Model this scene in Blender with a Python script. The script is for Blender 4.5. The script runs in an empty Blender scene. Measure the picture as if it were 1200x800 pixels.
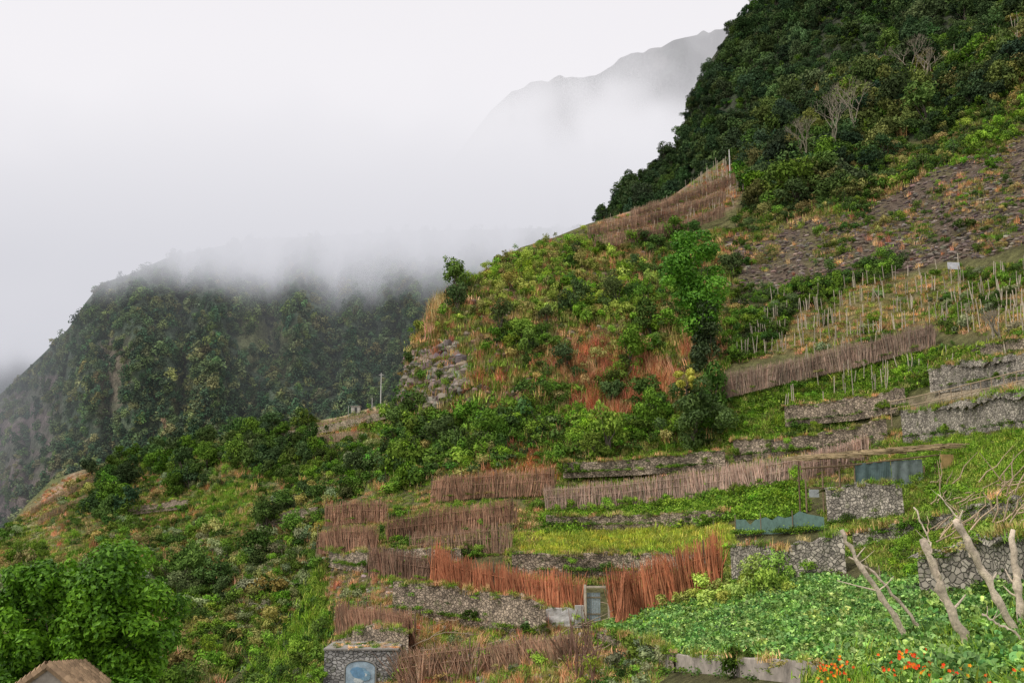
import bpy, math, random
import numpy as np
from mathutils import Vector
rng=np.random.default_rng(7); random.seed(7)
S=bpy.context.scene
F=1166.7; PIT=math.radians(10)
cp,sp=math.cos(PIT),math.sin(PIT)
def unproject(u,v,d):
    """image pixel + estimated camera depth -> world metres"""
    u=np.asarray(u,float);v=np.asarray(v,float);d=np.asarray(d,float)
    x=d*(u-600)/F; y=d*(400-v)/F
    return np.stack([x+0*d, d*cp-y*sp, d*sp+y*cp],-1)
def L(r,g,b,k=1.0):
    o=[]
    for c in (r,g,b):
        c/=255.; o.append((c/12.92 if c<=.04045 else ((c+.055)/1.055)**2.4)*k)
    return tuple(o)
# ---------------------------------------------------------------- camera / light / world
cam=bpy.data.cameras.new("camera"); co=bpy.data.objects.new("camera",cam); S.collection.objects.link(co)
cam.lens=35; cam.sensor_width=36; cam.clip_end=9000; cam.clip_start=.1
co.rotation_euler=(math.radians(100),0,0); S.camera=co
S.view_settings.view_transform='Standard'; S.view_settings.look='None'; S.view_settings.exposure=0
SE,SR=math.radians(52),math.radians(-60)
w=bpy.data.worlds.new("World"); S.world=w; w.use_nodes=True; nt=w.node_tree
bg=nt.nodes['Background']; sky=nt.nodes.new('ShaderNodeTexSky'); sky.sky_type='NISHITA'; sky.sun_disc=False
sky.sun_elevation=SE; sky.sun_rotation=SR
hs=nt.nodes.new('ShaderNodeHueSaturation'); hs.inputs['Saturation'].default_value=.12
nt.links.new(sky.outputs[0],hs.inputs['Color'])
mx=nt.nodes.new('ShaderNodeMix'); mx.data_type='RGBA'; mx.inputs[0].default_value=.85
nt.links.new(hs.outputs[0],mx.inputs[6]); mx.inputs[7].default_value=(9.4,9.05,9.4,1)
nt.links.new(mx.outputs[2],bg.inputs[0]); bg.inputs[1].default_value=.1
sl=bpy.data.lights.new("sun","SUN"); so=bpy.data.objects.new("sun",sl); S.collection.objects.link(so)
sl.energy=1.9; sl.angle=math.radians(14); sl.color=(1,.94,.85)
sd=Vector((math.sin(SR)*math.cos(SE),math.cos(SR)*math.cos(SE)*-.9,math.sin(SE)))
so.rotation_euler=sd.to_track_quat('Z','Y').to_euler()
# ---------------------------------------------------------------- helpers
def newmat(n):
    m=bpy.data.materials.new(n); m.use_nodes=True; return m,m.node_tree,m.node_tree.nodes['Principled BSDF']
def N(nt,t,**k):
    n=nt.nodes.new(t)
    for a,b in k.items(): setattr(n,a,b)
    return n
def mathn(nt,op,a,b=None,clamp=False):
    n=N(nt,'ShaderNodeMath',operation=op); n.use_clamp=clamp
    for i,x in enumerate((a,b)):
        if x is None: continue
        if isinstance(x,(int,float)): n.inputs[i].default_value=x
        else: nt.links.new(x,n.inputs[i])
    return n.outputs[0]
def noise(nt,scale,det=4,co=None,rough=.6):
    n=N(nt,'ShaderNodeTexNoise'); n.inputs['Scale'].default_value=scale; n.inputs['Detail'].default_value=det
    n.inputs['Roughness'].default_value=rough
    if co is not None: nt.links.new(co,n.inputs['Vector'])
    return n.outputs['Fac']
def maprange(nt,x,a,b,c,d,smooth=False):
    n=N(nt,'ShaderNodeMapRange'); 
    if smooth: n.interpolation_type='SMOOTHSTEP'
    nt.links.new(x,n.inputs[0])
    for i,q in enumerate((a,b,c,d)): n.inputs[i+1].default_value=q
    return n.outputs[0]
def scalecol(nt,col,fac):
    n=N(nt,'ShaderNodeVectorMath',operation='SCALE'); nt.links.new(col,n.inputs[0]); nt.links.new(fac,n.inputs['Scale']); return n.outputs[0]
def ground_mat(name,s1,s2,bump,lo=.5,hi=1.6):
    m,nt,b=newmat(name); tc=N(nt,'ShaderNodeTexCoord').outputs['Object']
    a=N(nt,'ShaderNodeAttribute',attribute_name='Col')
    n1=maprange(nt,noise(nt,s1,6,tc,.7),.3,.7,lo,hi); n2=maprange(nt,noise(nt,s2,4,tc,.7),.3,.7,.6,1.4)
    c=scalecol(nt,scalecol(nt,a.outputs['Color'],n1),n2)
    nt.links.new(c,b.inputs['Base Color']); b.inputs['Roughness'].default_value=.95; b.inputs['Specular IOR Level'].default_value=.15
    bp=N(nt,'ShaderNodeBump'); bp.inputs['Strength'].default_value=1; bp.inputs['Distance'].default_value=bump
    nt.links.new(noise(nt,s1*1.3,8,tc,.75),bp.inputs['Height']); nt.links.new(bp.outputs[0],b.inputs['Normal'])
    return m
M_near=ground_mat('hillside_soil',.9,5,.7,.4,1.6); M_far=ground_mat('far_slope_soil',.06,.35,9,.5,1.6)
def col_mat(name,rough=.85,ns=6,amp=.35,bump=.02,spec=.3):
    m,nt,b=newmat(name); tc=N(nt,'ShaderNodeTexCoord').outputs['Object']
    a=N(nt,'ShaderNodeAttribute',attribute_name='Col')
    n=noise(nt,ns,5,tc,.7)
    nt.links.new(scalecol(nt,a.outputs['Color'],maprange(nt,n,.3,.7,1-amp,1+amp)),b.inputs['Base Color'])
    b.inputs['Roughness'].default_value=rough; b.inputs['Specular IOR Level'].default_value=spec
    bp=N(nt,'ShaderNodeBump'); bp.inputs['Distance'].default_value=bump; nt.links.new(n,bp.inputs['Height']); nt.links.new(bp.outputs[0],b.inputs['Normal'])
    return m
M_stick=col_mat('dry_brushwood',.9,1.2,.4,.02,.1); M_wood=col_mat('weathered_wood',.8,14,.4,.02); M_plain=col_mat('painted_surface',.8,3,.3,.01)
def stone_mat():
    m,nt,b=newmat('dry_stone'); tc=N(nt,'ShaderNodeTexCoord').outputs['Object']
    mp=N(nt,'ShaderNodeMapping'); mp.inputs['Scale'].default_value=(1,1,1.5); nt.links.new(tc,mp.inputs[0])
    wn=N(nt,'ShaderNodeTexNoise'); wn.inputs['Scale'].default_value=2; nt.links.new(mp.outputs[0],wn.inputs['Vector'])
    ad=N(nt,'ShaderNodeVectorMath',operation='MULTIPLY_ADD'); nt.links.new(wn.outputs['Color'],ad.inputs[0]); ad.inputs[1].default_value=(.3,.3,.3); nt.links.new(mp.outputs[0],ad.inputs[2])
    v1=N(nt,'ShaderNodeTexVoronoi'); v1.inputs['Scale'].default_value=4.2; nt.links.new(ad.outputs[0],v1.inputs['Vector'])
    v2=N(nt,'ShaderNodeTexVoronoi',feature='DISTANCE_TO_EDGE'); v2.inputs['Scale'].default_value=4.2; nt.links.new(ad.outputs[0],v2.inputs['Vector'])
    edge=maprange(nt,v2.outputs['Distance'],0,.13,.4,1,True)
    sep=N(nt,'ShaderNodeSeparateColor'); nt.links.new(v1.outputs['Color'],sep.inputs[0])
    r=maprange(nt,sep.outputs[0],0,1,.6,1.5); r2=maprange(nt,noise(nt,.8,5,tc),.3,.7,.6,1.4)
    a=N(nt,'ShaderNodeAttribute',attribute_name='Col')
    c=scalecol(nt,scalecol(nt,scalecol(nt,a.outputs['Color'],r),r2),edge)
    mm=N(nt,'ShaderNodeMix',data_type='RGBA'); nt.links.new(maprange(nt,noise(nt,1.4,6,tc,.7),.56,.66,0,.65),mm.inputs[0]); nt.links.new(c,mm.inputs[6]); mm.inputs[7].default_value=(*L(98,106,62),1)
    nt.links.new(mm.outputs[2],b.inputs['Base Color']); b.inputs['Roughness'].default_value=.95
    bp=N(nt,'ShaderNodeBump'); bp.inputs['Distance'].default_value=.1; nt.links.new(edge,bp.inputs['Height']); nt.links.new(bp.outputs[0],b.inputs['Normal'])
    return m
M_stone=stone_mat()
def leaf_mat(name,color=None,trans=.3,rough=.6,spec=.2,lo=.58,hi=1.45):
    m,nt,b=newmat(name)
    if color is None:
        a=N(nt,'ShaderNodeAttribute',attribute_name='tint'); a.attribute_type='INSTANCER'; c=a.outputs['Color']
    else:
        a=N(nt,'ShaderNodeRGB'); a.outputs[0].default_value=(*color,1); c=a.outputs[0]
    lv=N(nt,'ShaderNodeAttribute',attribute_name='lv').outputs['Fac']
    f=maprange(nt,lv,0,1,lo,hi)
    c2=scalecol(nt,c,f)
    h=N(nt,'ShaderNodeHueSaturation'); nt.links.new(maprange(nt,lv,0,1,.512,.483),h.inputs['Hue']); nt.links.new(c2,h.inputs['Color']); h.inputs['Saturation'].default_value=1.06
    if color is None:
        nt.nodes.remove(b); d=N(nt,'ShaderNodeBsdfDiffuse'); nt.links.new(h.outputs[0],d.inputs[0]); nt.links.new(d.outputs[0],nt.nodes['Material Output'].inputs[0]); return m
    nt.links.new(h.outputs[0],b.inputs['Base Color']); b.inputs['Roughness'].default_value=rough; b.inputs['Specular IOR Level'].default_value=spec
    t=N(nt,'ShaderNodeBsdfTranslucent'); nt.links.new(h.outputs[0],t.inputs[0])
    mxs=N(nt,'ShaderNodeMixShader'); mxs.inputs[0].default_value=trans
    nt.links.new(b.outputs[0],mxs.inputs[1]); nt.links.new(t.outputs[0],mxs.inputs[2])
    nt.links.new(mxs.outputs[0],nt.nodes['Material Output'].inputs[0]); return m
M_leaf=leaf_mat('foliage'); 
M_bark,_nt,_b=newmat('bark'); _b.inputs['Base Color'].default_value=(.12,.1,.075,1); _b.inputs['Roughness'].default_value=.9

class MB:
    def __init__(s): s.v=[];s.f=[];s.c=[];s.m=[];s.n=0
    def add(s,v,f,c=(1,1,1),m=0):
        v=np.asarray(v,float).reshape(-1,3); f=np.asarray(f,int)
        s.v.append(v); s.f+= (f+s.n).tolist(); s.n+=len(v)
        c=np.asarray(c,float); 
        if c.ndim==1: c=np.tile(c[:3],(len(v),1))
        s.c.append(c[:,:3]); s.m+=[m]*len(f)
    def quadbox(s,c,hx,hy,hz,col,m=0,rot=0):
        x=np.array([[a*hx,b*hy,d*hz] for d in(-1,1) for b in(-1,1) for a in(-1,1)])
        cr,sr=math.cos(rot),math.sin(rot)
        x=np.stack([x[:,0]*cr-x[:,1]*sr,x[:,0]*sr+x[:,1]*cr,x[:,2]],-1)+np.asarray(c)
        s.add(x,[(0,2,3,1),(4,5,7,6),(0,1,5,4),(2,6,7,3),(0,4,6,2),(1,3,7,5)],col,m)
    def tube(s,pts,rad,col,sides=6,m=0):
        pts=np.asarray(pts,float); n=len(pts); V=[]
        for i in range(n):
            t=pts[min(i+1,n-1)]-pts[max(i-1,0)]; t/=np.linalg.norm(t)+1e-9
            a=np.cross(t,[.3,.9,.2]); a/=np.linalg.norm(a)+1e-9; b=np.cross(t,a)
            for k in range(sides):
                an=2*math.pi*k/sides; V.append(pts[i]+rad[i]*(math.cos(an)*a+math.sin(an)*b))
        Fc=[(i*sides+k,i*sides+(k+1)%sides,(i+1)*sides+(k+1)%sides,(i+1)*sides+k) for i in range(n-1) for k in range(sides)]
        s.add(V,Fc,col,m)
        s.f.append([s.n-sides+k for k in range(sides)]); s.m.append(m)
    def obj(s,name,mats,link=True,smooth=False,lv=None,parent=None):
        me=bpy.data.meshes.new(name); me.from_pydata(np.concatenate(s.v).tolist(),[],s.f)
        at=me.color_attributes.new('Col','FLOAT_COLOR','POINT')
        c=np.concatenate(s.c); c=np.concatenate([c,np.ones((len(c),1))],1); at.data.foreach_set('color',c.ravel())
        at=me.attributes.new('lv','FLOAT','POINT'); at.data.foreach_set('value',c[:,0].copy())
        for m in mats: me.materials.append(m)
        me.polygons.foreach_set('material_index',s.m)
        if smooth: me.polygons.foreach_set('use_smooth',[True]*len(me.polygons))
        me.update()
        o=bpy.data.objects.new(name,me)
        if link: S.collection.objects.link(o)
        if parent: o.parent=parent
        return o
def leaves(mb,c,nr,size,asp=.45,lv=None,m=0,fold=.15):
    n=len(c); nr=nr/(np.linalg.norm(nr,axis=1,keepdims=True)+1e-9)
    r=rng.normal(size=(n,3)); t=np.cross(nr,r); t/=np.linalg.norm(t,axis=1,keepdims=True)+1e-9; b=np.cross(nr,t)
    s=np.asarray(size).reshape(-1,1)*np.ones((n,1))
    V=np.stack([c-t*s,c+b*s*asp+nr*s*fold,c+t*s,c-b*s*asp+nr*s*fold],1).reshape(-1,3)
    f=np.arange(n*4).reshape(-1,4)
    if lv is None: lv=rng.random(n)
    mb.add(V,f,np.repeat(np.stack([lv]*3,-1),4,0),m)
def crown(mb,cents,rads,n,ls,m=0,shell=.55):
    cents=np.asarray(cents);rads=np.asarray(rads,float)
    w=rads**2; k=rng.choice(len(cents),n,p=w/w.sum())
    d=rng.normal(size=(n,3)); d[:,2]+=.35; d/=np.linalg.norm(d,axis=1,keepdims=True)
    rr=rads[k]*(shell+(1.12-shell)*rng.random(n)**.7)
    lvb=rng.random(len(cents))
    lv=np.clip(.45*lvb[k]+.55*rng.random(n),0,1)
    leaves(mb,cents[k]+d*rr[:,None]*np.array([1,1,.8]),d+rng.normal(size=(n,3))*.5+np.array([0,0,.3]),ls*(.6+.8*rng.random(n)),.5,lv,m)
def wander(p,q,n,amp):
    p=np.array(p,float);q=np.array(q,float); t=np.linspace(0,1,n)[:,None]
    o=p+(q-p)*t; j=rng.normal(size=(n,3))*amp; j[0]=0; return o+j
# ---------------------------------------------------------------- prototypes
def coll(name): return bpy.data.collections.new(name)
def finish(mb,name,c,mats=None): 
    o=mb.obj(name,mats or [M_leaf,M_bark],link=False); c.objects.link(o)
C_tree=coll('tree_kinds')
for i in range(5):
    mb=MB(); nb=10+i*3
    cs=rng.normal(size=(nb,3)); cs/=np.linalg.norm(cs,axis=1,keepdims=True); cs=cs*(.35+.5*rng.random((nb,1)))*np.array([1,1,.6+.3*i])
    cs[:,2]+=1.25
    crown(mb,cs,.2+.25*rng.random(nb),1500,.085)
    mb.tube(wander((0,0,-.5),(0,0,1.2),5,.04),[.09,.08,.06,.05,.03],(0,0,0),5,1)
    for q in cs[:6]: mb.tube(wander((0,0,.6),q,4,.04),[.045,.03,.02,.008],(0,0,0),4,1)
    finish(mb,'tree_%d'%i,C_tree)
C_bush=coll('bush_kinds')
for i in range(5):
    mb=MB(); nb=8
    cs=rng.normal(size=(nb,3))*np.array([.45,.45,.2+.06*i]); cs[:,2]=abs(cs[:,2])+.15
    crown(mb,cs,.2+.25*rng.random(nb),800,[.06,.08,.09,.1,.07][i],shell=.3)
    for q in cs: mb.tube(wander((0,0,-.3),q+np.array([0,0,.3]),4,.05),[.03,.02,.015,.008],(0,0,0),3,1)
    finish(mb,'bush_%d'%i,C_bush)
C_low=coll('far_tree_kinds')
for i in range(3):
    mb=MB(); nb=6
    cs=rng.normal(size=(nb,3))*np.array([.4,.4,.3]); cs[:,2]+=.4
    crown(mb,cs,.35+.25*rng.random(nb),260,.15,shell=.4)
    finish(mb,'fartree_%d'%i,C_low)
def blades(n,h,w,spread,lean,c,name,curl=.3):
    mb=MB(); V=[];Fc=[];cc=[]
    for k in range(n):
        a=rng.random()*6.283; p=rng.normal(size=2)*spread; hh=h*(.5+.6*rng.random()); l=lean*rng.random()
        dx,dy=math.cos(a),math.sin(a); ww=w*(.6+.8*rng.random()); b=len(V); lv=rng.random()
        for t,wt in((0,1),(.55,.8),(1,.1)):
            off=l*hh*(t**2); z=hh*t*(1-curl*t*l)
            for s_ in(-1,1): V.append((p[0]+dx*off-dy*ww*wt*s_,p[1]+dy*off+dx*ww*wt*s_,z)); cc.append((lv,)*3)
        Fc+=[(b,b+1,b+3,b+2),(b+2,b+3,b+5,b+4)]
    mb.add(V,Fc,np.array(cc)); finish(mb,name,c)
C_grass=coll('grass_kinds')
for i in range(3): blades(50,1.0,.034,.4,1.2,C_grass,'grass_%d'%i)
C_cane=coll('cane_kinds')
for i in range(3): blades(50,1.0,.014,.16,.8,C_cane,'cane_%d'%i,.1)
C_weed=coll('weed_kinds')
for i in range(3):
    mb=MB(); n=130; c=rng.normal(size=(n,3))*np.array([.38,.38,.2]); c[:,2]=abs(c[:,2])+.05
    leaves(mb,c,rng.normal(size=(n,3))*.6+np.array([0,0,1]),.06+.08*rng.random(n),.5); finish(mb,'weed_%d'%i,C_weed)
C_rock=coll('rock_kinds')
M_rocki,_nt,_b=newmat('scree_rock'); _a=N(_nt,'ShaderNodeAttribute',attribute_name='tint'); _a.attribute_type='INSTANCER'; _nt.links.new(_a.outputs['Color'],_b.inputs['Base Color']); _b.inputs['Roughness'].default_value=.95
for i in range(4):
    mb=MB(); u_=np.linspace(0,math.pi,5); V=[];n=7
    for a in u_:
        for k in range(n): V.append(np.array([math.sin(a)*math.cos(k/n*6.283),math.sin(a)*math.sin(k/n*6.283),.7*math.cos(a)])*(.75+.5*rng.random()))
    mb.add(V,[(j*n+k,j*n+(k+1)%n,(j+1)*n+(k+1)%n,(j+1)*n+k) for j in range(4) for k in range(n)]); finish(mb,'rock_%d'%i,C_rock,[M_rocki])
C_squash=coll('squash_kinds')
for i in range(3):
    mb=MB()
    for k in range(30):
        a=rng.random()*6.283; r=.6*math.sqrt(rng.random()); p=np.array([r*math.cos(a),r*math.sin(a),.1+.42*rng.random()])
        rad=.05+.09*rng.random(); nn=np.array([0,0,1])+rng.normal(size=3)*.6; nn/=np.linalg.norm(nn)
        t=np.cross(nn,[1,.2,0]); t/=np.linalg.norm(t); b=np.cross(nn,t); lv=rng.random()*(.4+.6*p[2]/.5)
        V=[p-nn*.03]
        for j in range(9):
            an=j/9*6.283; q=rad*(1+.13*math.cos(an*5)-(.35 if j==0 else 0)); V.append(p+q*(math.cos(an)*t+math.sin(an)*b)+nn*.015*math.cos(an*3))
        mb.add(V,[(0,1+j,1+(j+1)%9) for j in range(9)],(lv,)*3)
        mb.tube([p*np.array([.6,.6,0]),p-nn*.03],[.008,.006],(.9,)*3,3)
    finish(mb,'squash_%d'%i,C_squash)

def gn_scatter(name,c,pts,rot,scl,tint):
    n=len(pts); me=bpy.data.meshes.new(name); me.from_pydata(np.asarray(pts).tolist(),[],[])
    k=len(c.objects)
    a=me.attributes.new('rot','FLOAT_VECTOR','POINT'); a.data.foreach_set('vector',rot.astype(np.float32).ravel())
    a=me.attributes.new('scl','FLOAT_VECTOR','POINT'); a.data.foreach_set('vector',scl.astype(np.float32).ravel())
    a=me.attributes.new('tint','FLOAT_COLOR','POINT'); a.data.foreach_set('color',np.concatenate([tint,np.ones((n,1))],1).astype(np.float32).ravel())
    a=me.attributes.new('idx','INT','POINT'); a.data.foreach_set('value',rng.integers(0,k,n).astype(np.int32))
    o=bpy.data.objects.new(name,me); S.collection.objects.link(o)
    g=bpy.data.node_groups.new(name+'_nodes','GeometryNodeTree')
    g.interface.new_socket('Geometry',in_out='INPUT',socket_type='NodeSocketGeometry'); g.interface.new_socket('Geometry',in_out='OUTPUT',socket_type='NodeSocketGeometry')
    gi=g.nodes.new('NodeGroupInput');go=g.nodes.new('NodeGroupOutput'); ip=g.nodes.new('GeometryNodeInstanceOnPoints')
    ci=g.nodes.new('GeometryNodeCollectionInfo'); ci.inputs['Collection'].default_value=c; ci.inputs['Separate Children'].default_value=True; ci.inputs['Reset Children'].default_value=True
    def na(nm,ty):
        q=g.nodes.new('GeometryNodeInputNamedAttribute'); q.data_type=ty; q.inputs['Name'].default_value=nm
        return [s_ for s_ in q.outputs if s_.enabled and s_.name=='Attribute'][0]
    ln=g.links.new
    ln(gi.outputs[0],ip.inputs['Points']); ln(ci.outputs[0],ip.inputs['Instance']); ip.inputs['Pick Instance'].default_value=True
    ln(na('idx','INT'),ip.inputs['Instance Index']); er=g.nodes.new('FunctionNodeEulerToRotation'); ln(na('rot','FLOAT_VECTOR'),er.inputs[0]); ln(er.outputs[0],ip.inputs['Rotation'])
    ln(na('scl','FLOAT_VECTOR'),ip.inputs['Scale']); ln(ip.outputs[0],go.inputs[0])
    md=o.modifiers.new('scatter','NODES'); md.node_group=g; return o
# ---------------------------------------------------------------- terrain
U0,U1,V0,V1,ST=-140,1340,-180,920,2
ug=np.arange(U0,U1+1,ST); vg=np.arange(V0,V1+1,ST); UU,VV=np.meshgrid(ug,vg)
def vnoise(wu,wv,seed):
    r=np.random.default_rng(seed); nu=int((U1-U0)/wu)+4; nv=int((V1-V0)/wv)+4; g=r.random((nv,nu))*2-1
    x=(UU-U0)/wu; y=(VV-V0)/wv; i=x.astype(int); j=y.astype(int); fx=x-i; fy=y-j; fx=fx*fx*(3-2*fx); fy=fy*fy*(3-2*fy)
    return g[j,i]*(1-fx)*(1-fy)+g[j,i+1]*fx*(1-fy)+g[j+1,i]*(1-fx)*fy+g[j+1,i+1]*fx*fy
def fbm(wu,wv,seed,o=5):
    s=0;a=1
    for k in range(o): s=s+a*vnoise(wu/2**k,wv/2**k,seed+k); a*=.5
    return s
def rbf(P):
    P=np.array(P,float); x=P[:,:2]; y=np.log(P[:,2]); k=lambda r:np.sqrt(r*r+35**2)
    A=k(np.linalg.norm(x[:,None]-x[None],axis=2)); n=len(P); B=np.zeros((n+3,n+3)); B[:n,:n]=A-np.eye(n)*6; B[:n,n]=1;B[:n,n+1:]=x/500;B[n,:n]=1;B[n+1:,:n]=x.T/500
    w_=np.linalg.solve(B,np.concatenate([y,[0,0,0]])); out=np.zeros_like(UU,float)+w_[n]+w_[n+1]*UU/500+w_[n+2]*VV/500
    for i in range(n): out+=w_[i]*k(np.hypot(UU-x[i,0],VV-x[i,1]))
    return np.exp(out)
WX=fbm(50,50,901)*9; WY=fbm(50,50,950)*7
def inpoly(u,v,poly):
    r=np.zeros(np.shape(u),bool); n=len(poly)
    for i in range(n):
        x1,y1=poly[i];x2,y2=poly[(i+1)%n]
        if y1==y2: continue
        r^=((y1>v)!=(y2>v))&(u<(x2-x1)*(v-y1)/(y2-y1)+x1)
    return r
def look(R,u,v):
    x=np.clip((np.asarray(u,float)-U0)/ST,0,len(ug)-1.01); y=np.clip((np.asarray(v,float)-V0)/ST,0,len(vg)-1.01)
    i=x.astype(int);j=y.astype(int);fx=x-i;fy=y-j
    if R.ndim==3: fx=fx[...,None];fy=fy[...,None]
    return R[j,i]*(1-fx)*(1-fy)+R[j,i+1]*fx*(1-fy)+R[j+1,i]*(1-fx)*fy+R[j+1,i+1]*fx*fy
class Layer: pass
MOT=fbm(26,18,606,5)
def layer(name,ctrl,top,noise_d,base,zones,mat,urange,vbot,back,du=2.5,nrow=300,mottle=None):
    l=Layer(); l.D=rbf(ctrl)*(1+noise_d); C=np.zeros(UU.shape+(3,))+np.array(base)
    for poly,c in zones:
        m=inpoly(UU+WX,VV+WY,poly); C[m]=c
    if mottle is not None:
        k=np.clip((MOT-.15)*2,0,.75)[...,None]; C=C*(1-k)+np.array(mottle)*k
    for _ in range(2): C[1:-1,1:-1]=(C[1:-1,1:-1]*2+C[:-2,1:-1]+C[2:,1:-1]+C[1:-1,:-2]+C[1:-1,2:])/6
    l.C=C; tx,ty=zip(*top); l.top=lambda u:np.interp(u,tx,ty)
    us=np.arange(urange[0],urange[1]+.1,du); tt=np.linspace(0,1,nrow); T=l.top(us)
    Ug=np.tile(us,(nrow,1)); Vg=T[None]+(vbot-T[None])*tt[:,None]
    Pm=unproject(Ug,Vg,look(l.D,Ug,Vg)); Cm=look(C,Ug,Vg)
    bk=[];bc=[]
    for k in range(8,0,-1):
        q=Pm[0].copy(); dist=back*(k/8)**1.5; q[:,1]+=dist; q[:,2]-=dist*.08+ .5*dist*(k/8); bk.append(q); bc.append(Cm[0])
    Pm=np.concatenate([np.array(bk),Pm]); Cm=np.concatenate([np.array(bc),Cm]); nr=len(Pm); nc=len(us)
    idx=np.arange(nr*nc).reshape(nr,nc); f=np.stack([idx[:-1,:-1],idx[1:,:-1],idx[1:,1:],idx[:-1,1:]],-1).reshape(-1,4)
    mb=MB(); mb.add(Pm.reshape(-1,3),f,Cm.reshape(-1,3)); l.o=mb.obj(name,[mat],smooth=True); return l
G=lambda r,g,b:L(r,g,b,1.35)
H=lambda r,g,b:L(r,g,b,2.2)
# near hillside
ctrlA=[(1340,900,10),(1200,800,14),(1000,830,16),(960,780,26),(850,800,28),(800,775,37),(700,745,50),(960,692,40),(1180,700,25),(1200,770,17),(900,682,46),
(560,790,52),(420,795,56),(300,800,75),(640,735,55),(700,722,58),(850,685,52),(500,680,68),(520,650,74),(400,710,70),(380,645,85),(380,605,92),(440,600,92),(640,590,84),(640,640,70),(830,574,80),(1000,545,72),(1100,540,62),(1200,520,50),(1200,600,35),(1200,660,26),(1050,640,42),(980,605,56),(860,620,62),
(1200,440,62),(1060,490,76),(880,500,88),(700,480,100),(500,480,112),(470,450,118),(440,560,108),(1200,380,75),(1090,395,88),(850,450,98),(600,350,126),(530,340,132),(700,330,132),(850,300,134),(1000,300,118),(1200,280,100),
(690,262,155),(870,180,178),(1000,200,150),(1200,180,125),(1200,60,160),(1200,-80,200),(1000,50,205),(1340,300,85),(1340,0,150),(800,240,160),(780,400,112),(740,440,106),(330,745,85),(200,800,95),(1340,600,28)]
topA=[(150,860),(250,810),(330,752),(362,700),(370,645),(383,598),(425,580),(440,540),(455,500),(470,462),(480,405),(500,362),(525,340),(560,322),(610,290),(650,278),(690,262),(780,235),(850,185),(875,165),(890,140),(950,110),(1000,75),(1080,50),(1150,28),(1200,-5),(1340,-80)]
Zf=[(870,165),(1200,-100),(1340,-100),(1340,110),(1200,90),(1110,160),(1050,175),(980,240),(900,255),(865,210)]
Zscree=[(850,275),(930,250),(1000,240),(1100,180),(1200,150),(1340,150),(1340,290),(1200,285),(1120,305),(1050,320),(900,345),(855,360)]
Zupt=[(690,262),(850,195),(890,165),(860,240),(790,272),(700,285)]
Zspur=[(435,590),(450,500),(475,470),(480,400),(520,345),(610,290),(690,275),(780,278),(860,270),(870,420),(840,450),(850,520),(650,545),(520,560)]
Zcliff=[(475,420),(535,400),(548,450),(520,478),(462,472)]
Zcane=[(650,415),(740,400),(790,440),(775,490),(690,492),(640,470)]
Zbrown=[(540,525),(660,530),(655,560),(520,560)]
Zvine=[(860,430),(900,350),(1050,325),(1340,290),(1340,420),(1200,400),(1090,385),(960,415)]
Zplot=[(850,470),(1100,405),(1200,400),(1200,430),(1060,455),(1060,480),(870,530),(640,560),(650,545)]
Zroad=[(1060,462),(1200,446),(1340,436),(1340,452),(1200,460),(1065,475)]
Zgr1=[(1015,535),(1060,510),(1340,495),(1340,560),(1100,560),(1010,560)]
Zleafy=[(640,598),(840,578),(935,570),(945,600),(860,612),(640,622)]
Zyel=[(585,628),(660,618),(860,618),(860,645),(600,650)]
Zfield=[(690,745),(800,690),(960,685),(1100,690),(1250,690),(1340,900),(960,790),(780,775)]
Zrslope=[(990,650),(960,600),(1100,560),(1340,550),(1340,690),(1080,690)]
Zlow=[(430,600),(640,590),(640,640),(500,660),(440,650)]
Zlow2=[(370,640),(500,670),(640,730),(690,745),(780,780),(700,860),(300,860),(390,740)]
Zlg=[(250,860),(300,780),(350,700),(375,660),(395,735),(380,790),(370,860)]
zA=[(Zf,G(60,68,50)),(Zscree,G(98,86,74)),(Zupt,G(140,118,96)),([(560,340),(700,330),(780,380),(850,400),(820,500),(640,500),(560,440)],G(116,90,70)),(Zcliff,G(130,120,108)),(Zcane,G(134,96,74)),(Zbrown,G(154,110,72)),(Zvine,G(122,114,76)),(Zplot,G(98,116,58)),
 (Zroad,G(168,154,130)),(Zgr1,G(110,134,60)),(Zleafy,G(85,120,46)),(Zyel,G(140,150,72)),(Zrslope,G(108,118,66)),(Zlow,G(128,110,80)),(Zlow2,G(130,110,88)),(Zlg,G(100,130,56)),(Zfield,G(84,96,54))]
rough=np.where(VV<560,1,.35)
scree_m=inpoly(UU+WX,VV+WY,Zscree)
nA=fbm(70,70,11,6)*.013*rough+fbm(14,14,40,3)*.003*rough+np.where(scree_m,fbm(22,14,88,4)*.004,0)
A=layer('terraced_hillside',ctrlA,topA,nA,G(98,98,62),zA,M_near,(160,1330),900,60,2.5,360,G(98,94,64))
ctrlB=[(700,262,300),(800,165,325),(885,0,370),(1000,-60,330),(1200,-120,300),(900,200,240),(1000,120,225),(1200,0,215),(950,260,205),(1340,-100,240),(760,300,260),(820,100,335)]
topB=[(690,285),(700,262),(715,245),(745,215),(760,205),(775,190),(798,172),(803,150),(812,115),(825,95),(832,72),(850,45),(862,30),(885,5),(930,-40),(1000,-100),(1340,-150)]
B=layer('forested_mountain',ctrlB,topB,fbm(60,110,71,6)*.035-abs(vnoise(70,300,75))*.05,G(62,66,52),[],M_near,(690,1335),320,200,3,150,G(50,60,42))
ctrlC=[(-140,900,60),(0,800,75),(150,800,85),(300,800,95),(420,800,110),(0,700,130),(150,700,128),(300,700,122),(420,650,130),(0,625,235),(140,560,245),(250,515,245),(330,500,232),(460,468,205),(520,450,195),(300,600,168),(420,560,155),(200,620,185),(60,650,180),(-140,650,230),(600,480,175)]
topC=[(-140,660),(0,628),(30,592),(60,562),(110,546),(150,532),(230,516),(265,512),(330,500),(400,488),(470,467),(600,455)]
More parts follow.
